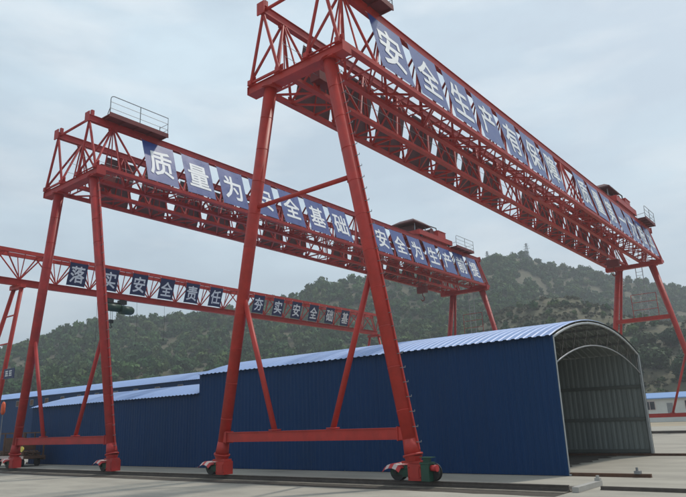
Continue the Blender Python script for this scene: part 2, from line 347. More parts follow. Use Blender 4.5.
def shed(label, x0, x1, y0, y1, eave, rise, ns, frames, group, detail=True):
    t = thing('shed', label, 'shed', ((x0+x1)/2, (y0+y1)/2, 0), group); ox, oy = t.location.x, t.location.y
    wd = (x1-x0)/ns; wm = wall_sheet_mesh(wd, eave-.02, .02, 'blue_sheet', 'inner_sheet')
    arc = arc_pts(y0-oy, y1-oy, eave, rise, .2); rm = roof_sheet_mesh(wd, arc, 'roof_sheet', 'inner_sheet')
    for i in range(ns):
        o = obj('wall_sheet', wm, t, (x0-ox+i*wd-.012, y0-oy-.004*(i % 2), 0))
        o = obj('wall_sheet', wm, t, (x0-ox+(i+1)*wd+.012, y1-oy+.004*(i % 2), 0)); o.rotation_euler[2] = math.pi
        o = obj('roof_sheet', rm, t, (x0-ox+i*wd, 0, random.uniform(0,.004)))
    fm = MB()
    for y in (y0-oy+.09, y1-oy-.09): fm.box((0, y, 0), (.1, .1, 1))
    xs = np.linspace(x0-ox+.06, x1-ox-.04, frames); r_in = .82
    a_up = arc_pts(y0-oy+.1, y1-oy-.1, eave-.10, rise, 0, 16); a_lo = arc_pts(y0-oy+.1, y1-oy-.1, eave-.10-r_in, rise, 0, 16)
    pm = MB(); pm.box((0,0,(eave-.1)/2+.02), (.09,.09,eave-.14)); pm.box((0,0,.04), (.22,.2,.04)); pm = pm.mesh('post','galvanised')
    up = MB(); up.tube([(0,y,z) for y,z in a_up], .045, 8); up = up.mesh('arch_rafter','galvanised'); smooth_sides(up)
    lo = MB(); lo.tube([(0,y,z) for y,z in a_lo], .028, 8); lo = lo.mesh('arch_chord','grey_steel'); smooth_sides(lo)
    for x in xs:
        obj('post', pm, t, (x, y0-oy+.10, 0)); obj('post', pm, t, (x, y1-oy-.10, 0)); obj('arch_rafter', up, t, (x,0,0)); obj('arch_chord', lo, t, (x,0,0))
        if eave > 4 and eave < 5:
            for i in range(1, 16):
                j = i+1 if i % 2 else i-1
                member('arch_web', (x,)+a_lo[i], (x,)+a_up[i], .018, t, 'rail_steel'); member('arch_web', (x,)+a_lo[i], (x,)+a_up[j], .018, t, 'rail_steel')
    gm = MB(); gm.box((0,0,0), (x1-x0-.12,.06,.14)); gm = gm.mesh('girt','girt_grey')
    for z in ((.2,1.52,2.88) if eave < 5 else (.2,1.8,3.5)):
        if z < eave-.3:
            for y in (y0-oy+.037, y1-oy-.037): obj('girt', gm, t, (0,y,z))
    pl = MB(); pl.box((0,0,0), (x1-x0-.1,.05,.07)); pl = pl.mesh('purlin','grey_steel')
    for i in range(2, 15, 2): obj('purlin', pl, t, (0, a_up[i][0], a_up[i][1]+.062))
    return t
shA = shed('tall dark blue corrugated shed with arched pale roof and open right end', -24.9, -7.5, 20.09, 30.18, 4.3, .86, 20, 3, 'blue sheds')
shB = shed('lower blue corrugated shed adjoining the left end of the tall open shed', -41.3, -24.95, 20.14, 30.1, 3.42, .8, 19, 3, 'blue sheds')
shC = shed('long blue shed behind the lower shed, only its roof and upper wall showing', -95, -33, 33.2, 43.2, 5.6, 1.0, 62, 6, 'blue sheds')
# small openings under the eave of the rear shed
wm = MB(); wm.box((0,0,0), (.62,.03,.5)); wm = wm.mesh('opening','rust'); wf = MB()
for a in (-.33,.33): wf.box((a,0,0), (.05,.05,.6))
for a in (-.28,.28): wf.box((0,0,a), (.61,.05,.05))
wf = wf.mesh('frame','grey_steel')
for i in range(17):
    o = obj('window', wm, shC, (-90+i*3.1+64, 33.2-38.2-.05, 4.95)); obj('frame', wf, o, (0,-.005,0))

# ------------------------------------------------------------------ lettering
GL = {}
def glyph(ch):
    if ch not in GL:
        cu = bpy.data.curves.new('glyph', 'FONT'); cu.body = ch; cu.size = 1; cu.resolution_u = 3
        o = bpy.data.objects.new('glyph', cu); C.objects.link(o); dg = bpy.context.evaluated_depsgraph_get(); dg.update()
        me = bpy.data.meshes.new_from_object(o.evaluated_get(dg)); C.objects.unlink(o); bpy.data.objects.remove(o)
        co = np.array([v.co[:] for v in me.vertices]); lo, hi = co.min(0), co.max(0); c = (lo+hi)/2; s = 1/max(hi[0]-lo[0], hi[1]-lo[1], .1)
        base = np.stack([(co[:,0]-c[0])*s, (co[:,1]-c[1])*s, np.zeros(len(co))], 1); fs_ = [tuple(p.vertices) for p in me.polygons]; vv = []; ff = []
        for q, (dx, dy) in enumerate(((0,0),(.022,0),(-.022,0),(0,.02),(0,-.02),(.016,.016),(-.016,-.016),(.016,-.016),(-.016,.016))):
            o_ = len(vv); vv += [tuple(r) for r in base*.96+np.array([dx,dy,q*.0007])]; ff += [tuple(i+o_ for i in f) for f in fs_]
        bpy.data.meshes.remove(me); GL[ch] = new_mesh('character', vv, ff, 'white_print')
    return GL[ch]
def banner_mesh(wd, h, front, back, seed):
    """cloth panel in local x (width), y (height), z = outward; laced tight, a little slack"""
    g = random.Random(seed); nx, ny = 8, 10; v = []; f = []; mi = []; ph = g.uniform(0, 6)
    for s in (1, 0):
        for j in range(ny+1):
            for i in range(nx+1):
                u, t = i/nx, j/ny; sl = math.sin(u*math.pi)*math.sin(t*math.pi)
                z = .005*sl*math.sin(3*u*math.pi+ph+2*t)+.003*math.sin(9*t+ph)*sl
                xx_ = (u-.5)*wd+.012*math.sin(t*6+ph)*(2*u-1); yy_ = (t-.5)*h-.02*math.sin(u*math.pi)*(1 if t > .5 else -1)*abs(2*t-1)
                v.append((xx_, yy_, z+(.004 if s else 0)))
    o = (nx+1)*(ny+1)
    for j in range(ny):
        for i in range(nx):
            q = (j*(nx+1)+i, j*(nx+1)+i+1, (j+1)*(nx+1)+i+1, (j+1)*(nx+1)+i); f.append(q); mi.append(0); f.append(tuple(o+k for k in reversed(q))); mi.append(1)
    me = new_mesh('banner', v, f, [front, back], mi, True); return me
ORD = ['first','second','third','fourth','fifth','sixth','seventh','eighth','ninth','tenth','eleventh','twelfth','thirteenth','fourteenth']
def banner(label, group, wd, h, pos, side, tilt, ch, front, csize, seed, blank=False):
    o = obj('banner', banner_mesh(wd, h, front, 'banner_back', seed)); tag(o, label, 'banner', group)
    # local x -> along +Y for the right-hand side (reads left to right from the yard), local y -> up the truss face, local z -> outwards
    ex = Vector((0, side, 0)); ey = Vector((tilt*-side, 0, 1)).normalized(); ez = ex.cross(ey)
    m4 = Matrix((ex, ey, ez)).transposed().to_4x4(); m4.translation = Vector(pos); o.matrix_world = m4
    # lacing cords at the corners
    b_ = MB()
    for sx in (-1, 1):
        for sy in (-1, 1): b_.tube([(sx*wd*.49, sy*h*.49, .002), (sx*wd*.49+sx*.05, sy*(h*.49+.12), -.06)], .008, 5)
    obj('lacing', b_.mesh('lacing','white_print'), o)['kind'] = 'stuff'
    if ch:
        g = obj('character', glyph(ch), o, (0, 0, .015)); g.scale = (csize, csize*1.13, 1)
    return o

# ------------------------------------------------------------------ gantry cranes
def leg_mesh(a, b_, r0, r1, m, rings=True):
    """tapered pipe from head a to foot b_ with weld seams, foot flange and cone"""
    a, b_ = Vector(a), Vector(b_); Lg = (b_-a).length; pts = []; rd = []
    n = int(Lg/1.25); mb = MB(); mb.tube([a, b_], [r0, r1], 20)
    if rings:
        for i in range(1, n):
            t = i/n; r = r0+(r1-r0)*t; mb.tube([a.lerp(b_, t-.013/Lg), a.lerp(b_, t+.013/Lg)], r*1.022, 20)
    d = (b_-a).normalized()
    mb.tube([b_-d*.45, b_-d*.04], [r1*1.02, r1*1.22], 18); mb.tube([b_-d*.04, b_+d*.02], r1*1.45, 18)
    mb.tube([a-d*.02, a+d*.05], r0*1.45, 18)
    me = mb.mesh('leg', m); smooth_sides(me); return me
def bogie(parent, x, y, zt, motor=True, m='red_paint'):
    bd = MB(); bd.box((x+.14,y,.40), (.42,.42,.44)); bd.box((x+.02,y,.66), (.62,.34,.07)); bd.box((x-.36,y-.15,.40), (.62,.03,.14), 1); bd.box((x-.36,y+.15,.40), (.62,.03,.14), 1); bd.box((x-.22,y,.42), (.2,.26,.3), 1)
    bd.box((x+.14,y-.215,.40), (.30,.02,.32)); bd.tube([(x,y,.69),(x,y,zt)], [.22,.27], 16)
    for sx in (-.04,.32):
        for sz in (.27,.53): bd.tube([(x+sx,y-.24,sz),(x+sx,y-.205,sz)], .022, 6)
    bo = obj('bogie', bd.mesh('bogie', [m, 'machine_green']), parent)
    for wx in ((-.5, .62) if motor else (-.5,)):
        wl = MB(); wl.tube([(x+wx,y-.10,.40),(x+wx,y-.06,.40)], .24, 20); wl.tube([(x+wx,y-.06,.40),(x+wx,y+.06,.40)], .215, 20); wl.tube([(x+wx,y+.06,.40),(x+wx,y+.10,.40)], .24, 20); wl.tube([(x+wx,y-.23,.40),(x+wx,y+.23,.40)], .06, 10)
        obj('wheel', wl.mesh('wheel','tyre_black'), bo)
    # striped wheel guard: a curved hood of red and white bands
    gd = MB(); n = 5; r = .32
    for i in range(n):
        a0 = math.radians(40+i*20); a1 = a0+math.radians(20); p0 = (x-.52+r*math.cos(a0)*1.15, .33+r*math.sin(a0)); p1 = (x-.52+r*math.cos(a1)*1.15, .33+r*math.sin(a1))
        vs = [(p0[0],y-.30,p0[1]-.02),(p1[0],y-.30,p1[1]-.02),(p1[0],y+.27,p1[1]),(p0[0],y+.27,p0[1])]; vs = [(p0[0],y-.42,p0[1]-.12),(p1[0],y-.42,p1[1]-.12)]+vs; vs += [(q[0],q[1],q[2]-.015) for q in vs]
        gd.add(vs, [(0,1,3,2),(2,3,4,5),(8,9,7,6),(11,10,9,8),(0,6,7,1),(4,10,11,5)], i % 2)
    obj('wheel_guard', gd.mesh('wheel_guard',['guard_red','guard_white']), bo)
    if motor:
        gb = MB(); gb.box((x+.56,y-.18,.40), (.25,.30,.44)); gb.box((x+.56,y-.18,.65), (.29,.33,.05)); gb.box((x+.56,y-.18,.73), (.16,.16,.12)); gb.box((x+.58,y-.18,.80), (.34,.28,.02))
        obj('gearbox', gb.mesh('gearbox','machine_green'), bo)
        mo = MB(); mo.tube([(x+.68,y-.20,.52),(x+.86,y-.20,.52)], .08, 14); mo.tube([(x+.86,y-.20,.52),(x+.885,y-.20,.52)], .092, 14); me = mo.mesh('motor','guard_red'); smooth_sides(me); obj('motor', me, bo)
    return bo
def a_frame(par, y, legs, H, tie_z, braces, mid_z, ladder, m, r=(.25,.20), motor=True, far=False):
    """one pair of splayed pipe legs; legs = ((x_top,x_base),(x_top,x_base))"""
    zb = .84; zt = H-.42
    def at(k, z): xt, xb = legs[k]; return xb+(xt-xb)*(z-zb)/(zt-zb)
    for k in (0, 1):
        xt, xb = legs[k]; lg = obj('leg', leg_mesh((xt,y,zt), (xb,y,zb), r[0], r[1], m), par)
        if ladder and k == 1:
            rm = MB(); rm.tube([(0,0,0),(.20,0,0),(.20,.0,.05)], .013, 6); rm = rm.mesh('ladder_rung','grey_steel'); z = 1.2
            while z < zt-.2:
                x = at(1, z); rr = r[1]+(r[0]-r[1])*(z-zb)/(zt-zb); obj('ladder_rung', rm, lg, (x+rr-.02, y-.02, z)); z += .42
            sm = MB(); sm.beam((at(1,1.0)+r[1]+.03,y+.03,1.0), (at(1,zt-.1)+r[0]+.03,y+.03,zt-.1), .05, .05); obj('ladder_rail', sm.mesh('ladder_rail', m), lg)
        bogie(par, xb, y, zb, k == 1 and motor, m)
    tb = MB(); x0, x1 = at(0,tie_z)+.12, at(1,tie_z)-.12; tb.box(((x0+x1)/2,y,tie_z), (x1-x0,.24,.30)); tb.box(((x0+x1)/2,y,tie_z+.157), (x1-x0,.32,.016)); tb.box(((x0+x1)/2,y,tie_z-.157), (x1-x0,.32,.016))
    for x, s in ((x0,1),(x1,-1)): tb.box((x+s*.15,y,tie_z), (.03,.36,.40)); tb.box((x+s*.05,y,tie_z), (.16,.30,.36))
    obj('tie_beam', tb.mesh('tie_beam', m), par)
    for k, (zu, xl) in enumerate(braces):
        bm = MB(); bm.tube([(at(k,zu)+(.1 if k == 0 else -.1),y,zu), (xl,y,tie_z+.16)], .095, 12); bm.box((xl,y,tie_z+.20), (.34,.26,.05)); me = bm.mesh('leg_brace', m); smooth_sides(me); obj('leg_brace', me, par)
    if far:      # thinner raking back stays, a box tie with a caged ladder between them
        for k in (0, 1):
            xt, xb = legs[k]; bm = MB(); bm.tube([(xt*.82,y+.15,zt+.1),(xb*.97,y+2.1,.35)], [.12,.12], 12); bm.box((xb*.97,y+2.1,.19), (.5,.5,.34)); me = bm.mesh('back_stay', m); smooth_sides(me); obj('back_stay', me, par)
            for z in (3.2,6.5,9.76): f_ = (z-.35)/(zt-.25); member('stay_tie', (at(k,z),y,z), (xb*.97+(xt*.82-xb*.97)*f_,y+2.1-1.95*f_,z), .09, par, m)
        bm = MB(); xa, xb = at(0,9.76)+.15, at(1,9.76)-.15; bm.box(((xa+xb)/2,y,9.76), (xb-xa,.5,.34)); obj('mid_tie', bm.mesh('mid_tie', m), par)
        xc = (xa+xb)/2+.3
        for dx in (-.28,.28): member('ladder_stile', (xc+dx,y-.1,9.95), (xc+dx,y-.1,H-.4), .06, par, 'galvanised')
        for i in range(13): member('ladder_rung', (xc-.28,y-.1,10.2+i*.32), (xc+.28,y-.1,10.2+i*.32), .035, par, 'galvanised')
        for sx in (-1.0,1.1): member('cage_post', (xc+sx,y-.2,9.95), (xc+sx,y-.2,12.0), .05, par, m)
        for z in (10.6,11.3,12.0): member('cage_rail', (xc-1.0,y-.2,z), (xc+1.1,y-.2,z), .045, par, m)
        mid_z = None
    if mid_z:
        bm = MB(); xa, xb = at(0,mid_z)+.15, at(1,mid_z)-.15; bm.tube([(xa,y,mid_z),(xb,y,mid_z)], .085, 12)
        for x in (xa+.06, xb-.06): bm.box((x,y,mid_z), (.14,.03,.36))
        me = bm.mesh('mid_tie', m); smooth_sides(me); obj('mid_tie', me, par)
def platform(par, x0, x1, y0, y1, z, m):
    b_ = MB(); b_.box(((x0+x1)/2,(y0+y1)/2,z), (x1-x0,y1-y0,.05))
    for y in np.linspace(y0+.1, y1-.1, 5): b_.box(((x0+x1)/2,y,z-.07), (x1-x0-.02,.06,.09))
    b_.box((x1-.02,(y0+y1)/2,z-.06), (.05,y1-y0,.10)); b_.box((x1-.012,(y0+y1)/2,z+.085), (.012,y1-y0,.12))
    p = obj('platform', b_.mesh('platform','dark_red'), par); hh = 1.1
    pts = [(x1-.03,y0+.04,z), (x1-.03,y0+.04,z+hh-.2)]+[(x1-.03,y0+.04+.2*(1-math.cos(t)),z+hh-.2+.2*math.sin(t)) for t in (.5,1.05,1.57)]+[(x1-.03,y1-.04,z+hh), (x1-.03,y1-.04,z)]
    r = MB(); r.tube(pts, .024, 8); obj('hand_rail', r.mesh('hand_rail','grey_steel'), p)
    for q in (.38,.74): r = MB(); r.tube([(x1-.03,y0+.04,z+q),(x1-.03,y1-.04,z+q),(x0+.1,y1-.04,z+q)], .016, 6); obj('guard_rail', r.mesh('guard_rail','grey_steel'), p)
    r = MB(); r.tube([(x1-.03,(y0+y1)/2,z),(x1-.03,(y0+y1)/2,z+hh)], .024, 8); rm = r.mesh('rail_post','grey_steel'); obj('rail_post', rm, p)
    r = MB(); r.tube([(x0+.1,y1-.04,z),(x0+.1,y1-.04,z+.85)], .022, 8); obj('rail_post', r.mesh('rail_post','grey_steel'), p)
    r = MB(); r.tube([(x1-.03,y0+.04,z+.42),(x0+.12,y0+.35,z+.42),(x0+.12,y0+.35,z)], .02, 6); obj('guard_rail', r.mesh('guard_rail','grey_steel'), p)
    return p
def double_gantry(label, cx, yn, yf, ye0, ye1, H, T, bo, bi, tp, c0, pitch, legs, braces, mid_z, m, text, word, bw, plats, bm_mat, front_idx):
    t = thing('gantry_crane', label, 'crane', (cx, yn, 0), 'red gantry cranes'); Y = lambda y: y-yn
    legs_l = [(a-cx, b_-cx) for a, b_ in legs]; br = [(zu, xl-cx) for zu, xl in braces]
    for y, lad in ((yn, True), (yf, False)): a_frame(t, Y(y), legs_l, H, 1.44, br, mid_z, lad, m, motor=mid_z is not None, far=not lad)
    for y in (yn, yf):      # saddle beam across the legs, with end lugs
        sb = MB(); sb.box((0,Y(y),H-.27), (2*bo+.36,.40,.30)); sb.box((0,Y(y),H-.113), (2*bo+.36,.5,.018)); sb.box((0,Y(y),H-.427), (2*bo+.36,.5,.018))
        for sx in (-1,1): sb.box((sx*(bo+.19),Y(y),H-.27), (.02,.5,.34))
        for xt, _ in legs_l: sb.box((xt,Y(y),H-.46), (.75,.6,.05))
        for sx in (-bo,-bi,bi,bo): sb.box((sx,Y(y),H-.06), (.34,.44,.10)); sb.box((sx,Y(y)-.12,H+.12), (.30,.03,.34))
        obj('saddle_beam', sb.mesh('saddle_beam', m), t)
    nodes = [c0-pitch/2+k*pitch for k in range(-2, 30)]; nodes = [y for y in nodes if ye0+.5 < y < ye1-.5]; nodes = [ye0+.12]+nodes+[ye1-.12]
    for s in (-1, 1):
        xt, xo, xi = s*tp, s*bo, s*bi
        tc_ = MB(); tc_.box((xt,Y((ye0+ye1)/2),H+T), (.24,ye1-ye0,.30)); tc_.box((xt,Y((ye0+ye1)/2),H+T+.16), (.34,ye1-ye0,.02)); tc_.box((xt,Y((ye0+ye1)/2),H+T+.21), (.07,ye1-ye0-.4,.08))
        tc_.box((xt,Y(ye0)-.02,H+T+.05), (.40,.05,.55)); tc_.box((xt,Y(ye1)+.02,H+T+.05), (.40,.05,.55)); tc_.box((xt,Y(ye0)+.25,H+T+.36), (.14,.16,.30))
        obj('top_chord', tc_.mesh('top_chord', m), t)
        for x in (xo, xi):
            bc = MB(); bc.box((x,Y((ye0+ye1)/2),H), (.17,ye1-ye0,.19)); bc.box((x-.02*s,Y((ye0+ye1)/2),H-.10), (.26,ye1-ye0,.015)); obj('bottom_chord', bc.mesh('bottom_chord', m), t)
        for k in range(len(nodes)-1):
            y0, y1 = Y(nodes[k]), Y(nodes[k+1]); ym = (y0+y1)/2
            for x in (xo, xi):
                e = .05*s*(1 if x == xo else -1)
                member('diagonal_brace', (x,y0,H+.08), (xt+e,ym-.06,H+T-.14), .115, t, m); member('diagonal_brace', (x,y1,H+.08), (xt+e,ym+.06,H+T-.14), .115, t, m)
                member('vertical_strut', (x,ym,H+.09), (xt+e,ym,H+T-.15), .075, t, m)
            za, zb_ = (xo, xi) if k % 2 else (xi, xo)
            member('bottom_lacing', (za,y0,H-.01), (zb_,ym,H-.01), .075, t, m, 'angle'); member('bottom_lacing', (zb_,ym,H-.03), (za,y1,H-.03), .075, t, m, 'angle'); member('inner_strut', ((xo+xi)/2,ym,H), (xt,ym,H+T-.2), .06, t, m); member('bottom_lacing', (xo,y0,H+.02), (xi,y0,H+.02), .085, t, m, 'angle'); member('bottom_lacing', (xo,ym,H+.02), (xi,ym,H+.02), .07, t, m, 'angle')
            # gusset plates at the nodes
        gp = MB()
        for y in nodes[1:-1]:
            for x in (xo, xi): gp.box((x+(xt-x)*.04,Y(y),H+.17), (.02,.42,.20))
        for k in range(len(nodes)-1): gp.box((xt,(Y(nodes[k])+Y(nodes[k+1]))/2,H+T-.20), (.16,.46,.14))
        obj('gusset_plates', gp.mesh('gusset_plates', m), t)['kind'] = 'stuff'
        for yy_ in (ye0+.12, ye1-.12):
            for x in (xo, xi): member('end_post', (x,Y(yy_),H+.05), (xt,Y(yy_),H+T-.1), .13, t, m)
    for yy_ in (ye0+.16, ye1-.16): member('end_link', (-tp+.1,Y(yy_),H+T+.02), (tp-.1,Y(yy_),H+T+.02), .14, t, m)
    for x, z in ((-bi+.25,H+.55), (bi-.25,H+.55), (-bi+.15,H+1.15), (bi-.15,H+1.15)): member('guard_wire', (x,Y(ye0)+.2,z), (x,Y(ye1)-.2,z), .02, t, 'grey_steel')
    for y0, y1 in plats: platform(t, tp-.12, tp+.78, Y(y0), Y(y1), H+T+.24, m)
    # power box and cable conduit under the near end of the inner girder
    cb = MB(); cb.box((-bi+.1,Y(ye0)+2.6,H+.95), (.5,.9,1.1)); cb.box((-bi+.1,Y(ye0)+2.6,H+1.53), (.6,1.0,.05)); obj('switch_box', cb.mesh('switch_box','dark_red'), t)
    # banners
    tilt = (bo-tp)/T; bh = T*.88/math.cos(math.atan(tilt)); n = 0
    for k in range(15):
        y = c0+k*pitch
        if k == 7: continue
        ch = text[n]; zc = H+T*.485; xc = bo-(bo-tp)*.485
        part = 'before' if k < 7 else 'after'
        lab = 'blue banner with white character %s, %s banner %s the gap on %s' % (ch, ORD[k if k < 7 else k-8], part, word)
        if k > 7 and word == 'the nearest crane': lab = 'blue banner with white lettering seen edge-on, %s banner after the gap on %s' % (ORD[k-8], word)
        banner(lab, 'lettered banners on '+word, bw, bh, (cx+xc+.13, y, zc), 1, tilt, ch, bm_mat, bw*.75, n+int(cx)*7)
        banner('dark blank back of the %s banner hung on the far girder of %s' % (ORD[n], word), 'reversed banners on '+word, bw, bh, (cx-xc-.13, y, zc), -1, tilt, None, bm_mat, 1, n+50)
        n += 1
    return t
double_gantry('nearest and tallest red twin-girder gantry crane straddling the open blue shed', -14.53, 15.97, 61.2, 15.62, 62.5, 14.92, 3.02, 2.24, .73, 1.55, 19.5, 2.89,
    ((-15.9,-18.46),(-12.92,-10.35)), ((6.35,-15.8),(6.42,-13.26)), 9.76, 'red_paint', '安全生产有保障质量第一为根本', 'the nearest crane', 2.3, ((15.9,19.4),(58.2,61.6)), 'banner_blue', True)
double_gantry('middle red twin-girder gantry crane with legs left of the nearest crane', -30.54, 15.97, 58.7, 15.62, 59.4, 14.68, 2.92, 2.48, .82, 1.57, 19.8, 2.66,
    ((-31.95,-34.2),(-28.5,-25.46)), ((6.45,-31.45),(6.1,-28.52)), None, 'red_paint_old', '质量为安全基础安全为生产前提', 'the middle crane', 2.05, ((16.4,20.1),(53.4,57.0)), 'banner_blue', True)

def trolley(label, x, y0, y1, z, tp):
    t = thing('crane_trolley', label, 'trolley', (x, (y0+y1)/2, z), 'crab trolleys on the cranes'); Lh = (y1-y0)/2
    f = MB()
    for sx in (-1,1): f.box((sx*tp,0,.32), (.28,2*Lh,.34))
    for yy_ in (-Lh+.15,-Lh*.3,Lh*.35,Lh-.15): f.box((0,yy_,.36), (2*tp-.28,.22,.26))
    f.box((0,0,.51), (2*tp+.3,2*Lh-.1,.035)); obj('frame', f.mesh('frame','red_paint'), t)
    for sx in (-1,1):
        for yy_ in (-Lh+.5,Lh-.5): w_ = MB(); w_.tube([(sx*tp-.07,yy_,.175),(sx*tp+.07,yy_,.175)], .17, 14); obj('wheel', w_.mesh('wheel','tyre_black'), t)
    d = MB(); d.tube([(-1.1,.2,.88),(1.1,.2,.88)], .30, 18); 
    for sx in (-1.1,1.1): d.tube([(sx-.03,.2,.88),(sx+.03,.2,.88)], .37, 18)
    me = d.mesh('winch_drum','dark_red'); smooth_sides(me); obj('winch_drum', me, t)
    g = MB(); g.box((.5,Lh*.5,.80), (1.9,1.4,.55)); g.box((.5,Lh*.5,1.09), (2.0,1.5,.04)); obj('motor_housing', g.mesh('motor_housing','red_paint'), t)
    g = MB(); g.box((-1.0,Lh*.80,.82), (1.2,.8,.6)); obj('switch_box', g.mesh('switch_box','red_paint_old'), t)
    for sx in (-.95,.95):
        for yy_ in (-Lh+.45,-.7): g = MB(); g.tube([(sx,yy_,.5),(sx,yy_,1.32)], .05, 8); obj('canopy_post', g.mesh('canopy_post','grey_steel'), t)
    # hipped canopy over the winch, boxed in below
    ya, yb = -Lh-.1, -.15; v = [(-1.3,ya,1.28),(1.3,ya,1.28),(1.3,yb,1.28),(-1.3,yb,1.28),(-.75,ya+.7,1.62),(.75,ya+.7,1.62),(.75,yb-.7,1.62),(-.75,yb-.7,1.62)]
    g = MB(); g.add(v, [(3,2,1,0),(4,5,6,7),(0,1,5,4),(1,2,6,5),(2,3,7,6),(3,0,4,7)]); g.box((0,(ya+yb)/2,1.23), (2.6,yb-ya,.07)); obj('canopy', g.mesh('canopy','canopy_red'), t)
    g = MB(); g.box((-.1,(ya+yb)/2,.82), (1.5,1.7,.58)); g.box((.78,(ya+yb)/2+.2,.75), (.2,1.0,.4)); obj('winch_cabinet', g.mesh('winch_cabinet','canopy_red'), t)
    g = MB(); g.tube([(1.2,-.2,1.3),(1.2,Lh*.3,1.34),(1.2,Lh*.38,.5)], .05, 8); obj('conduit', g.mesh('conduit','tyre_black'), t)
    for sx in (-.35,.35): g = MB(); g.tube([(sx,-.4,.6),(sx,-.4,-3.4)], .018, 6); obj('rope', g.mesh('rope','tyre_black'), t)
    g = MB(); g.box((0,-.4,-3.6), (.95,.4,.5)); g.tube([(0,-.4,-3.8),(0,-.4,-4.05),(.16,-.4,-4.2),(.14,-.4,-4.4),(-.06,-.4,-4.45),(-.18,-.4,-4.32)], .05, 8); obj('hook_block', g.mesh('hook_block','dark_red'), t)
    t.scale = (1, 1, 1.22)
    return t
trolley('red crab trolley with dark hipped canopy riding on the nearest crane', -14.53, 52.2, 58.0, 14.92+3.02+.25, 1.55)
trolley('red crab trolley with dark hipped canopy riding on the middle crane', -30.54, 47.8, 53.8, 14.68+2.92+.25, 1.57)

# ---- single-girder crane farthest left
def single_gantry():
    cx, yn, yf, ye0, ye1, H, T = -42.3, 18.9, 58.7, 6.5, 59.3, 11.46, 1.95
    t = thing('gantry_crane', 'farthest red single-girder gantry crane, lower than the others, entering at the left edge', 'crane', (cx, yn, 0), 'red gantry cranes'); m = 'red_paint'; Y = lambda y: y-yn
    b_ = MB(); b_.box((0,Y((ye0+ye1)/2),H), (.10,ye1-ye0,.42)); b_.box((0,Y((ye0+ye1)/2),H-.2), (.32,ye1-ye0,.035)); b_.box((0,Y((ye0+ye1)/2),H+.2), (.30,ye1-ye0,.035)); obj('bottom_chord', b_.mesh('bottom_chord', m), t)
    for s in (-1,1): b_ = MB(); b_.box((s*.55,Y((ye0+ye1)/2),H+T), (.17,ye1-ye0,.24)); b_.box((s*.55,Y(ye1)+.02,H+T), (.25,.04,.34)); obj('top_chord', b_.mesh('top_chord', m), t)
    p = 2.5; nodes = [22.7-p/2+k*p for k in range(-7, 20)]; nodes = [y for y in nodes if ye0+.3 < y < ye1-.2]
    for k in range(len(nodes)-1):
        y0, y1 = Y(nodes[k]), Y(nodes[k+1]); ym = (y0+y1)/2
        for s in (-1,1):
            member('diagonal_brace', (s*.06,y0,H+.2), (s*.55,ym-.05,H+T-.1), .095, t, m); member('diagonal_brace', (s*.06,y1,H+.2), (s*.55,ym+.05,H+T-.1), .095, t, m); member('vertical_strut', (s*.06,y0,H+.2), (s*.55,y0,H+T-.1), .065, t, m)
        s = 1 if k % 2 else -1
        member('top_lacing', (-.55*s,y0,H+T), (.55*s,y1,H+T), .07, t, m, 'angle'); member('top_lacing', (-.55,ym,H+T+.02), (.55,ym,H+T+.02), .07, t, m, 'angle')
    for yy_ in (Y(yn), Y(yf)):
        sb = MB(); sb.box((0,yy_,H-.34), (1.6,.34,.22)); sb.box((0,yy_,H-.25), (1.0,.6,.05)); obj('saddle_beam', sb.mesh('saddle_beam', m), t)
        for (xt, xb) in ((.55,-1.9),(-.55,-6.2)) if yy_ == 0 else ((-.6,-3.0),(.6,3.0)):
            lg = MB(); lg.tube([(xt,yy_,H-.45),(xb,yy_,.5)], [.13,.15], 14); lg.tube([(xb,yy_,.5),(xb,yy_,.42)], .24, 14); me = lg.mesh('leg', m); smooth_sides(me); obj('leg', me, t)
            bb = MB(); bb.box((xb,yy_,.28), (.9,.36,.30)); bb.box((xb,yy_,.45), (.5,.3,.08)); bo_ = obj('bogie', bb.mesh('bogie', m), t)
            for sx in (-.32,.32): w_ = MB(); w_.tube([(xb+sx,yy_-.1,.2),(xb+sx,yy_+.1,.2)], .18, 14); obj('wheel', w_.mesh('wheel','tyre_black'), bo_)
        for z in (9.3,7.5,5.3,3.3,1.2):
            f_ = (z-.5)/(H-.95)
            x0, x1 = (-6.2+5.65*f_, -1.9+2.45*f_) if yy_ == 0 else (-3+2.4*f_, 3-2.4*f_)
            member('leg_tie', (x0,yy_,z), (x1,yy_,z), .10, t, m)
    b_ = MB()
    for yy_ in (Y(ye1)-.3,): 
        for s in (-1,1): b_.tube([(s*.06,yy_,H+.2),(s*.55,yy_,H+T-.1)], .06, 8)
    obj('end_frame', b_.mesh('end_frame', m), t)
    txt = '落实安全责任夯实安全础基'
    for i, ch in enumerate(txt):
        y = 22.7+2.5*i if i < 6 else 40.25+2.52*(i-6)
        banner('narrow navy banner with white character %s, %s of six %s the gap on the farthest crane' % (ch, ORD[i % 6], 'before' if i < 6 else 'after'), 'banners on the farthest crane', 1.35, 1.62, (cx+.50, y, H+T*.53), 1, -.26, ch, 'banner_navy', 1.06, i+200)
    return t
single_gantry()
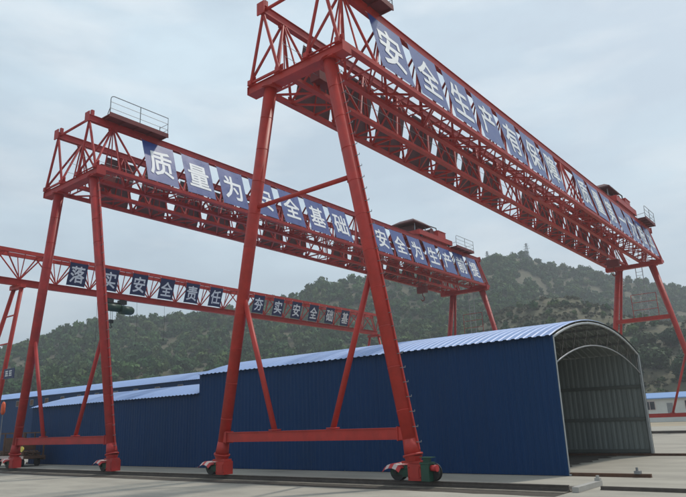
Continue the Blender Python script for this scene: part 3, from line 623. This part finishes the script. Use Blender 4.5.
# hoist under the single girder
h = thing('electric_hoist', 'dark green electric hoist hanging under the farthest crane girder', 'hoist', (-42.3,26.1,10.2))
b = MB(); b.tube([(0,-.95,.40),(0,.35,.40)], .30, 18); b.tube([(0,-.95,.40),(0,-1.12,.40)], [.30,.2], 18); me = b.mesh('drum','hoist_green'); smooth_sides(me); obj('drum', me, h)
b = MB(); b.tube([(.1,.35,.28),(.1,1.25,.28)], .33, 18); b.tube([(.1,1.25,.28),(.1,1.42,.28)], [.33,.24], 18); me = b.mesh('motor','hoist_green'); smooth_sides(me); obj('motor', me, h)
for yy_ in (-.55,.55):
    b = MB(); b.box((0,yy_,.84), (.42,.55,.30)); b.box((0,yy_,1.02), (.12,.3,.12)); o = obj('trolley_carriage', b.mesh('trolley_carriage','tyre_black'), h)
    for sx in (-.17,.17): w_ = MB(); w_.tube([(sx,yy_-.16,1.0),(sx,yy_-.16,1.0+.001)], .001, 3)
b = MB(); b.box((.0,.0,.68), (.2,.9,.2)); obj('hanger', b.mesh('hanger','tyre_black'), h)
for yy_ in (-.35,-.2): b = MB(); b.tube([(0,yy_,.2),(0,yy_,-.55)], .016, 6); obj('rope', b.mesh('rope','tyre_black'), h)
b = MB(); b.box((0,-.27,-.65), (.16,.3,.26)); b.tube([(0,-.27,-.75),(0,-.27,-.95),(0,-.17,-1.05),(0,-.27,-1.15),(0,-.38,-1.07)], .035, 8); obj('hook', b.mesh('hook','tyre_black'), h)
for i, (y, zl, dz) in enumerate(((24.6,4.6,'long'),(27.9,3.2,'short'),(30.4,2.6,'slack'))):
    b = MB(); b.tube([(0,0,0),(.03,.05,-zl*.5),(0,.02,-zl)], .009, 6); b.box((0,.02,-zl-.05), (.05,.05,.14)); o = obj('pendant_cable', b.mesh('pendant_cable','tyre_black'))
    tag(o, '%s dark cable dangling from the farthest crane girder' % dz, 'cable', 'cables hanging from the farthest crane'); o.location = (-42.3+.02, y, 11.2)

# ------------------------------------------------------------------ left edge: sign, cart, pole
e = thing('sign_board', 'small dark sign board with white marks on the farthest crane leg', 'sign', (-41.6,18.6,5.15))
b = MB(); b.box((.0,0,.33), (1.35,.04,.62)); obj('board', b.mesh('board','banner_navy'), e)
b = MB()
for cx_ in (-.28,.22):
    b.box((cx_,-.03,.48), (.34,.012,.05)); b.box((cx_,-.03,.34), (.30,.012,.045)); b.box((cx_,-.03,.20), (.36,.012,.05)); b.box((cx_-.08,-.032,.34), (.05,.012,.32)); b.box((cx_+.1,-.032,.30), (.05,.012,.24))
obj('marks', b.mesh('marks','white_print'), e)
b = MB(); b.beam((-1.35,.22,.5),(.5,.05,.5),.06,.06); b.beam((-1.42,.22,.1),(.5,.05,.1),.06,.06); obj('bracket', b.mesh('bracket','red_paint'), e)
e = thing('steel_cart', 'rusty steel cart piled with dark machinery behind the leftmost crane leg', 'cart', (-39.6,18.7,0))
b = MB(); b.box((0,0,.52), (3.9,1.3,.14)); b.box((0,-.66,.52), (3.96,.03,.16),1); b.box((0,.6,.42), (3.9,.1,.12)); obj('deck', b.mesh('deck',['rust','guard_white']), e)
for sx in (-1.4,1.4):
    for sy in (-.45,.45): w_ = MB(); w_.tube([(sx,sy-.08,.235),(sx,sy+.08,.235)], .22, 16); obj('wheel', w_.mesh('wheel','tyre_black'), e)
b = MB()
for i in range(14):
    z = .63+.1*(i//5); y = -.4+.2*(i % 5); b.tube([(-1.8+random.uniform(-.1,.1),y,z),(1.75+random.uniform(-.15,.15),y+random.uniform(-.04,.04),z)], .045, 7)
obj('bar_stack', b.mesh('bar_stack','rust'), e)
for sx in (-1.7,-.55,.6,1.75):
    for sy in (-.6,.6): b = MB(); b.box((sx,sy,1.22), (.07,.07,1.28)); obj('stake', b.mesh('stake','rust'), e)
b = MB(); b.box((-.8,.1,1.25), (1.2,.8,.7)); b.box((.7,.05,1.15), (1.0,.7,.5)); b.tube([(-.2,.0,1.3),(.25,.0,1.3)], .25, 14); obj('machine', b.mesh('machine','rust'), e)
b = MB(); b.box((0,-.6,1.86), (3.6,.08,.08)); b.box((0,.6,1.86), (3.6,.08,.08)); obj('top_rail', b.mesh('top_rail','rust'), e)
b = MB(); b.tube([(1.85,-.62,.98),(1.85,-.72,.98)], [.1,.16], 12); obj('lamp', b.mesh('lamp','yellow'), e)
e = thing('marker_pole', 'slim grey pole topped with an orange sleeve at the left edge', 'pole', (-40.35,17.9,0))
b = MB(); b.tube([(0,0,.006),(0,0,3.75)], .025, 8); b.box((0,0,.03), (.3,.3,.05)); obj('pole', b.mesh('pole','grey_steel'), e)
b = MB(); b.tube([(0,0,2.95),(0,0,3.1),(0,0,3.55),(0,0,3.7)], [.07,.13,.12,.05], 10); me = b.mesh('sleeve','orange'); smooth_sides(me); obj('sleeve', me, e)

# ------------------------------------------------------------------ far site houses at the right
def house(label, x0, x1, y0, h, gz, dep=6.0):
    t = thing('site_house', label, 'house', ((x0+x1)/2, y0+dep/2, 0), 'white site houses'); wd = x1-x0
    b_ = MB(); b_.box((0,0,h/2+gz/2), (wd,dep,h+gz)); obj('wall', b_.mesh('wall','house_wall'), t)
    H0 = h+gz; v = [(-wd/2-.4,-dep/2-.5,H0+.012),(wd/2+.4,-dep/2-.5,H0+.012),(wd/2+.4,dep/2+.5,H0+.012),(-wd/2-.4,dep/2+.5,H0+.012),(-wd/2-.4,0,H0+.95),(wd/2+.4,0,H0+.95)]
    b_ = MB(); b_.add(v, [(3,2,1,0),(0,1,5,4),(2,3,4,5),(0,4,3),(1,2,5)]); b_.box((0,-dep/2-.52,H0-.06), (wd+.8,.04,.16)); obj('roof', b_.mesh('roof','house_roof'), t)
    wm_ = MB(); wm_.box((0,0,0), (1.7,.06,1.35)); wm_ = wm_.mesh('window','glass_dark'); fm_ = MB()
    for a in (-.85,0,.85): fm_.box((a,-.03,0), (.08,.06,1.43))
    for a in (-.7,.7): fm_.box((0,-.032,a), (1.6,.06,.08))
    fm_ = fm_.mesh('frame','guard_white'); dm_ = MB(); dm_.box((0,0,0), (.95,.06,2.1)); dm_ = dm_.mesh('door','grey_steel')
    n = int(wd/3.2)
    for i in range(n):
        x = -wd/2+1.6+i*3.2
        if i % 3 == 1: obj('door', dm_, t, (x,-dep/2-.02,gz+1.06))
        else: o = obj('window', wm_, t, (x,-dep/2-.02,gz+1.75)); obj('frame', fm_, o)
    return t
house('long white site house with blue roof beyond the far crane legs', -31.5, -8, 122, 3.0, 1.0)
house('white site house with blue roof at the right edge, farther along the row', -6.5, 14, 126, 3.0, 1.0)

# ------------------------------------------------------------------ pylons on the ridge
def pylon(label, px, py, h):
    z = float(hill(px, py)); t = thing('pylon', label, 'pylon', (px, py, z-.5), 'pylons on the ridge'); wd = h*.11
    for sx in (-1,1):
        for sy in (-1,1): member('leg', (sx*wd,sy*wd,0), (sx*wd*.18,sy*wd*.18,h), .22, t, 'grey_steel')
    for k in range(6):
        a = k/6; c = (k+1)/6; wa = wd*(1-.82*a); wc = wd*(1-.82*c); s = 1 if k % 2 else -1
        for sy in (-1,1): member('brace', (-s*wa,sy*wa,a*h), (s*wc,sy*wc,c*h), .12, t, 'grey_steel')
    for f_, l_ in ((.72,.26),(.84,.22),(.95,.16)): member('cross_arm', (-h*l_/1.5,0,h*f_), (h*l_/1.5,0,h*f_), .2, t, 'grey_steel')
    return t
def polar(az, D): return D*math.sin(math.radians(az)), D*math.cos(math.radians(az))
pylon('lattice power pylon standing on the highest ridge top', *polar(-21.75, 352), 11.0)
pylon('smaller lattice mast on the ridge left of the power pylon', *polar(-25.2, 331), 7.5)

# ------------------------------------------------------------------ single trees and bushes on the right-hand slope
def tree(name, label, az, D, r, h, col, seed, group, bushy=True):
    x, y = polar(az, D); z = float(hill(x, y)); t = thing(name, label, 'tree' if not bushy else 'bush', (x, y, z-.2), group); g = np.random.default_rng(seed)
    tb = MB(); th = h*(.25 if bushy else .45)
    tb.tube([(0,0,0),(.05*r,.02,th*.6),(.02,.05*r,h*.7)], [.07*r,.055*r,.02*r], 8)
    for k in range(5):
        a = k*1.26+g.uniform(0,.6); zz_ = th*(.4+.12*k); tb.tube([(0.03*r,0,zz_),(.3*r*math.cos(a),.3*r*math.sin(a),zz_+.2*h),(.6*r*math.cos(a),.6*r*math.sin(a),zz_+.36*h)], [.03*r,.022*r,.008*r], 6)
    obj('trunk', tb.mesh('trunk','bark'), t)
    q, sh = leaf_crown(1500, r, h*.95, 9, seed, .095*r); q[:,2] += .03*h
    obj('crown', foliage_mesh('crown', q, np.array(col)*sh[:,None]), t); return t
TR = [(-14.6,154,4.6,7.0,(.040,.070,.030),'large round dark green bush behind the shed roof end'),
      (-12.7,161,4.0,6.0,(.052,.078,.032),'smaller green bush right of the large round bush on the slope'),
      (-10.9,154,3.6,6.0,(.036,.066,.028),'dark bush low on the slope beside the far crane leg'),
      (-10.0,161,3.4,5.2,(.046,.074,.034),'rounded bush at the right edge of the slope'),
      (-11.6,172,3.6,5.6,(.034,.060,.028),'dark bush high on the tan slope between the far crane legs'),
      (-13.4,174,3.2,4.6,(.062,.080,.036),'olive bush on the upper terrace left of the dark bushes'),
      (-16.4,167,3.0,4.2,(.052,.068,.034),'olive bush on the scrub slope just above the shed roof'),
      (-9.2,174,3.4,5.6,(.040,.066,.030),'tall dark bush at the right edge below the far ridge'),
      (-19.5,172,2.8,3.8,(.058,.072,.036),'low olive shrub on the bare terrace above the shed'),
      (-22.4,173,3.2,4.4,(.045,.064,.032),'green shrub clump left of the bare terrace')]
for i, (az, D, r, h_, col, lab) in enumerate(TR): tree('bush', lab, az, D, r, h_, col, 400+i, 'bushes on the right-hand slope')

# ------------------------------------------------------------------ haze: the air over the valley
b = MB(); b.box((-100,100,75), (2600,2200,152))
m = bpy.data.materials.new('haze'); m.use_nodes = True; t = m.node_tree; t.nodes.clear()
pv = t.nodes.new('ShaderNodeVolumePrincipled'); pv.inputs['Density'].default_value = .00095; pv.inputs['Color'].default_value = (.86,.90,.95,1); pv.inputs['Anisotropy'].default_value = .2
mo = t.nodes.new('ShaderNodeOutputMaterial'); t.links.new(pv.outputs[0], mo.inputs['Volume']); MAT['haze'] = m
tag(obj('haze', b.mesh('haze', m)), 'pale summer haze filling the valley air', 'haze', kind='stuff')
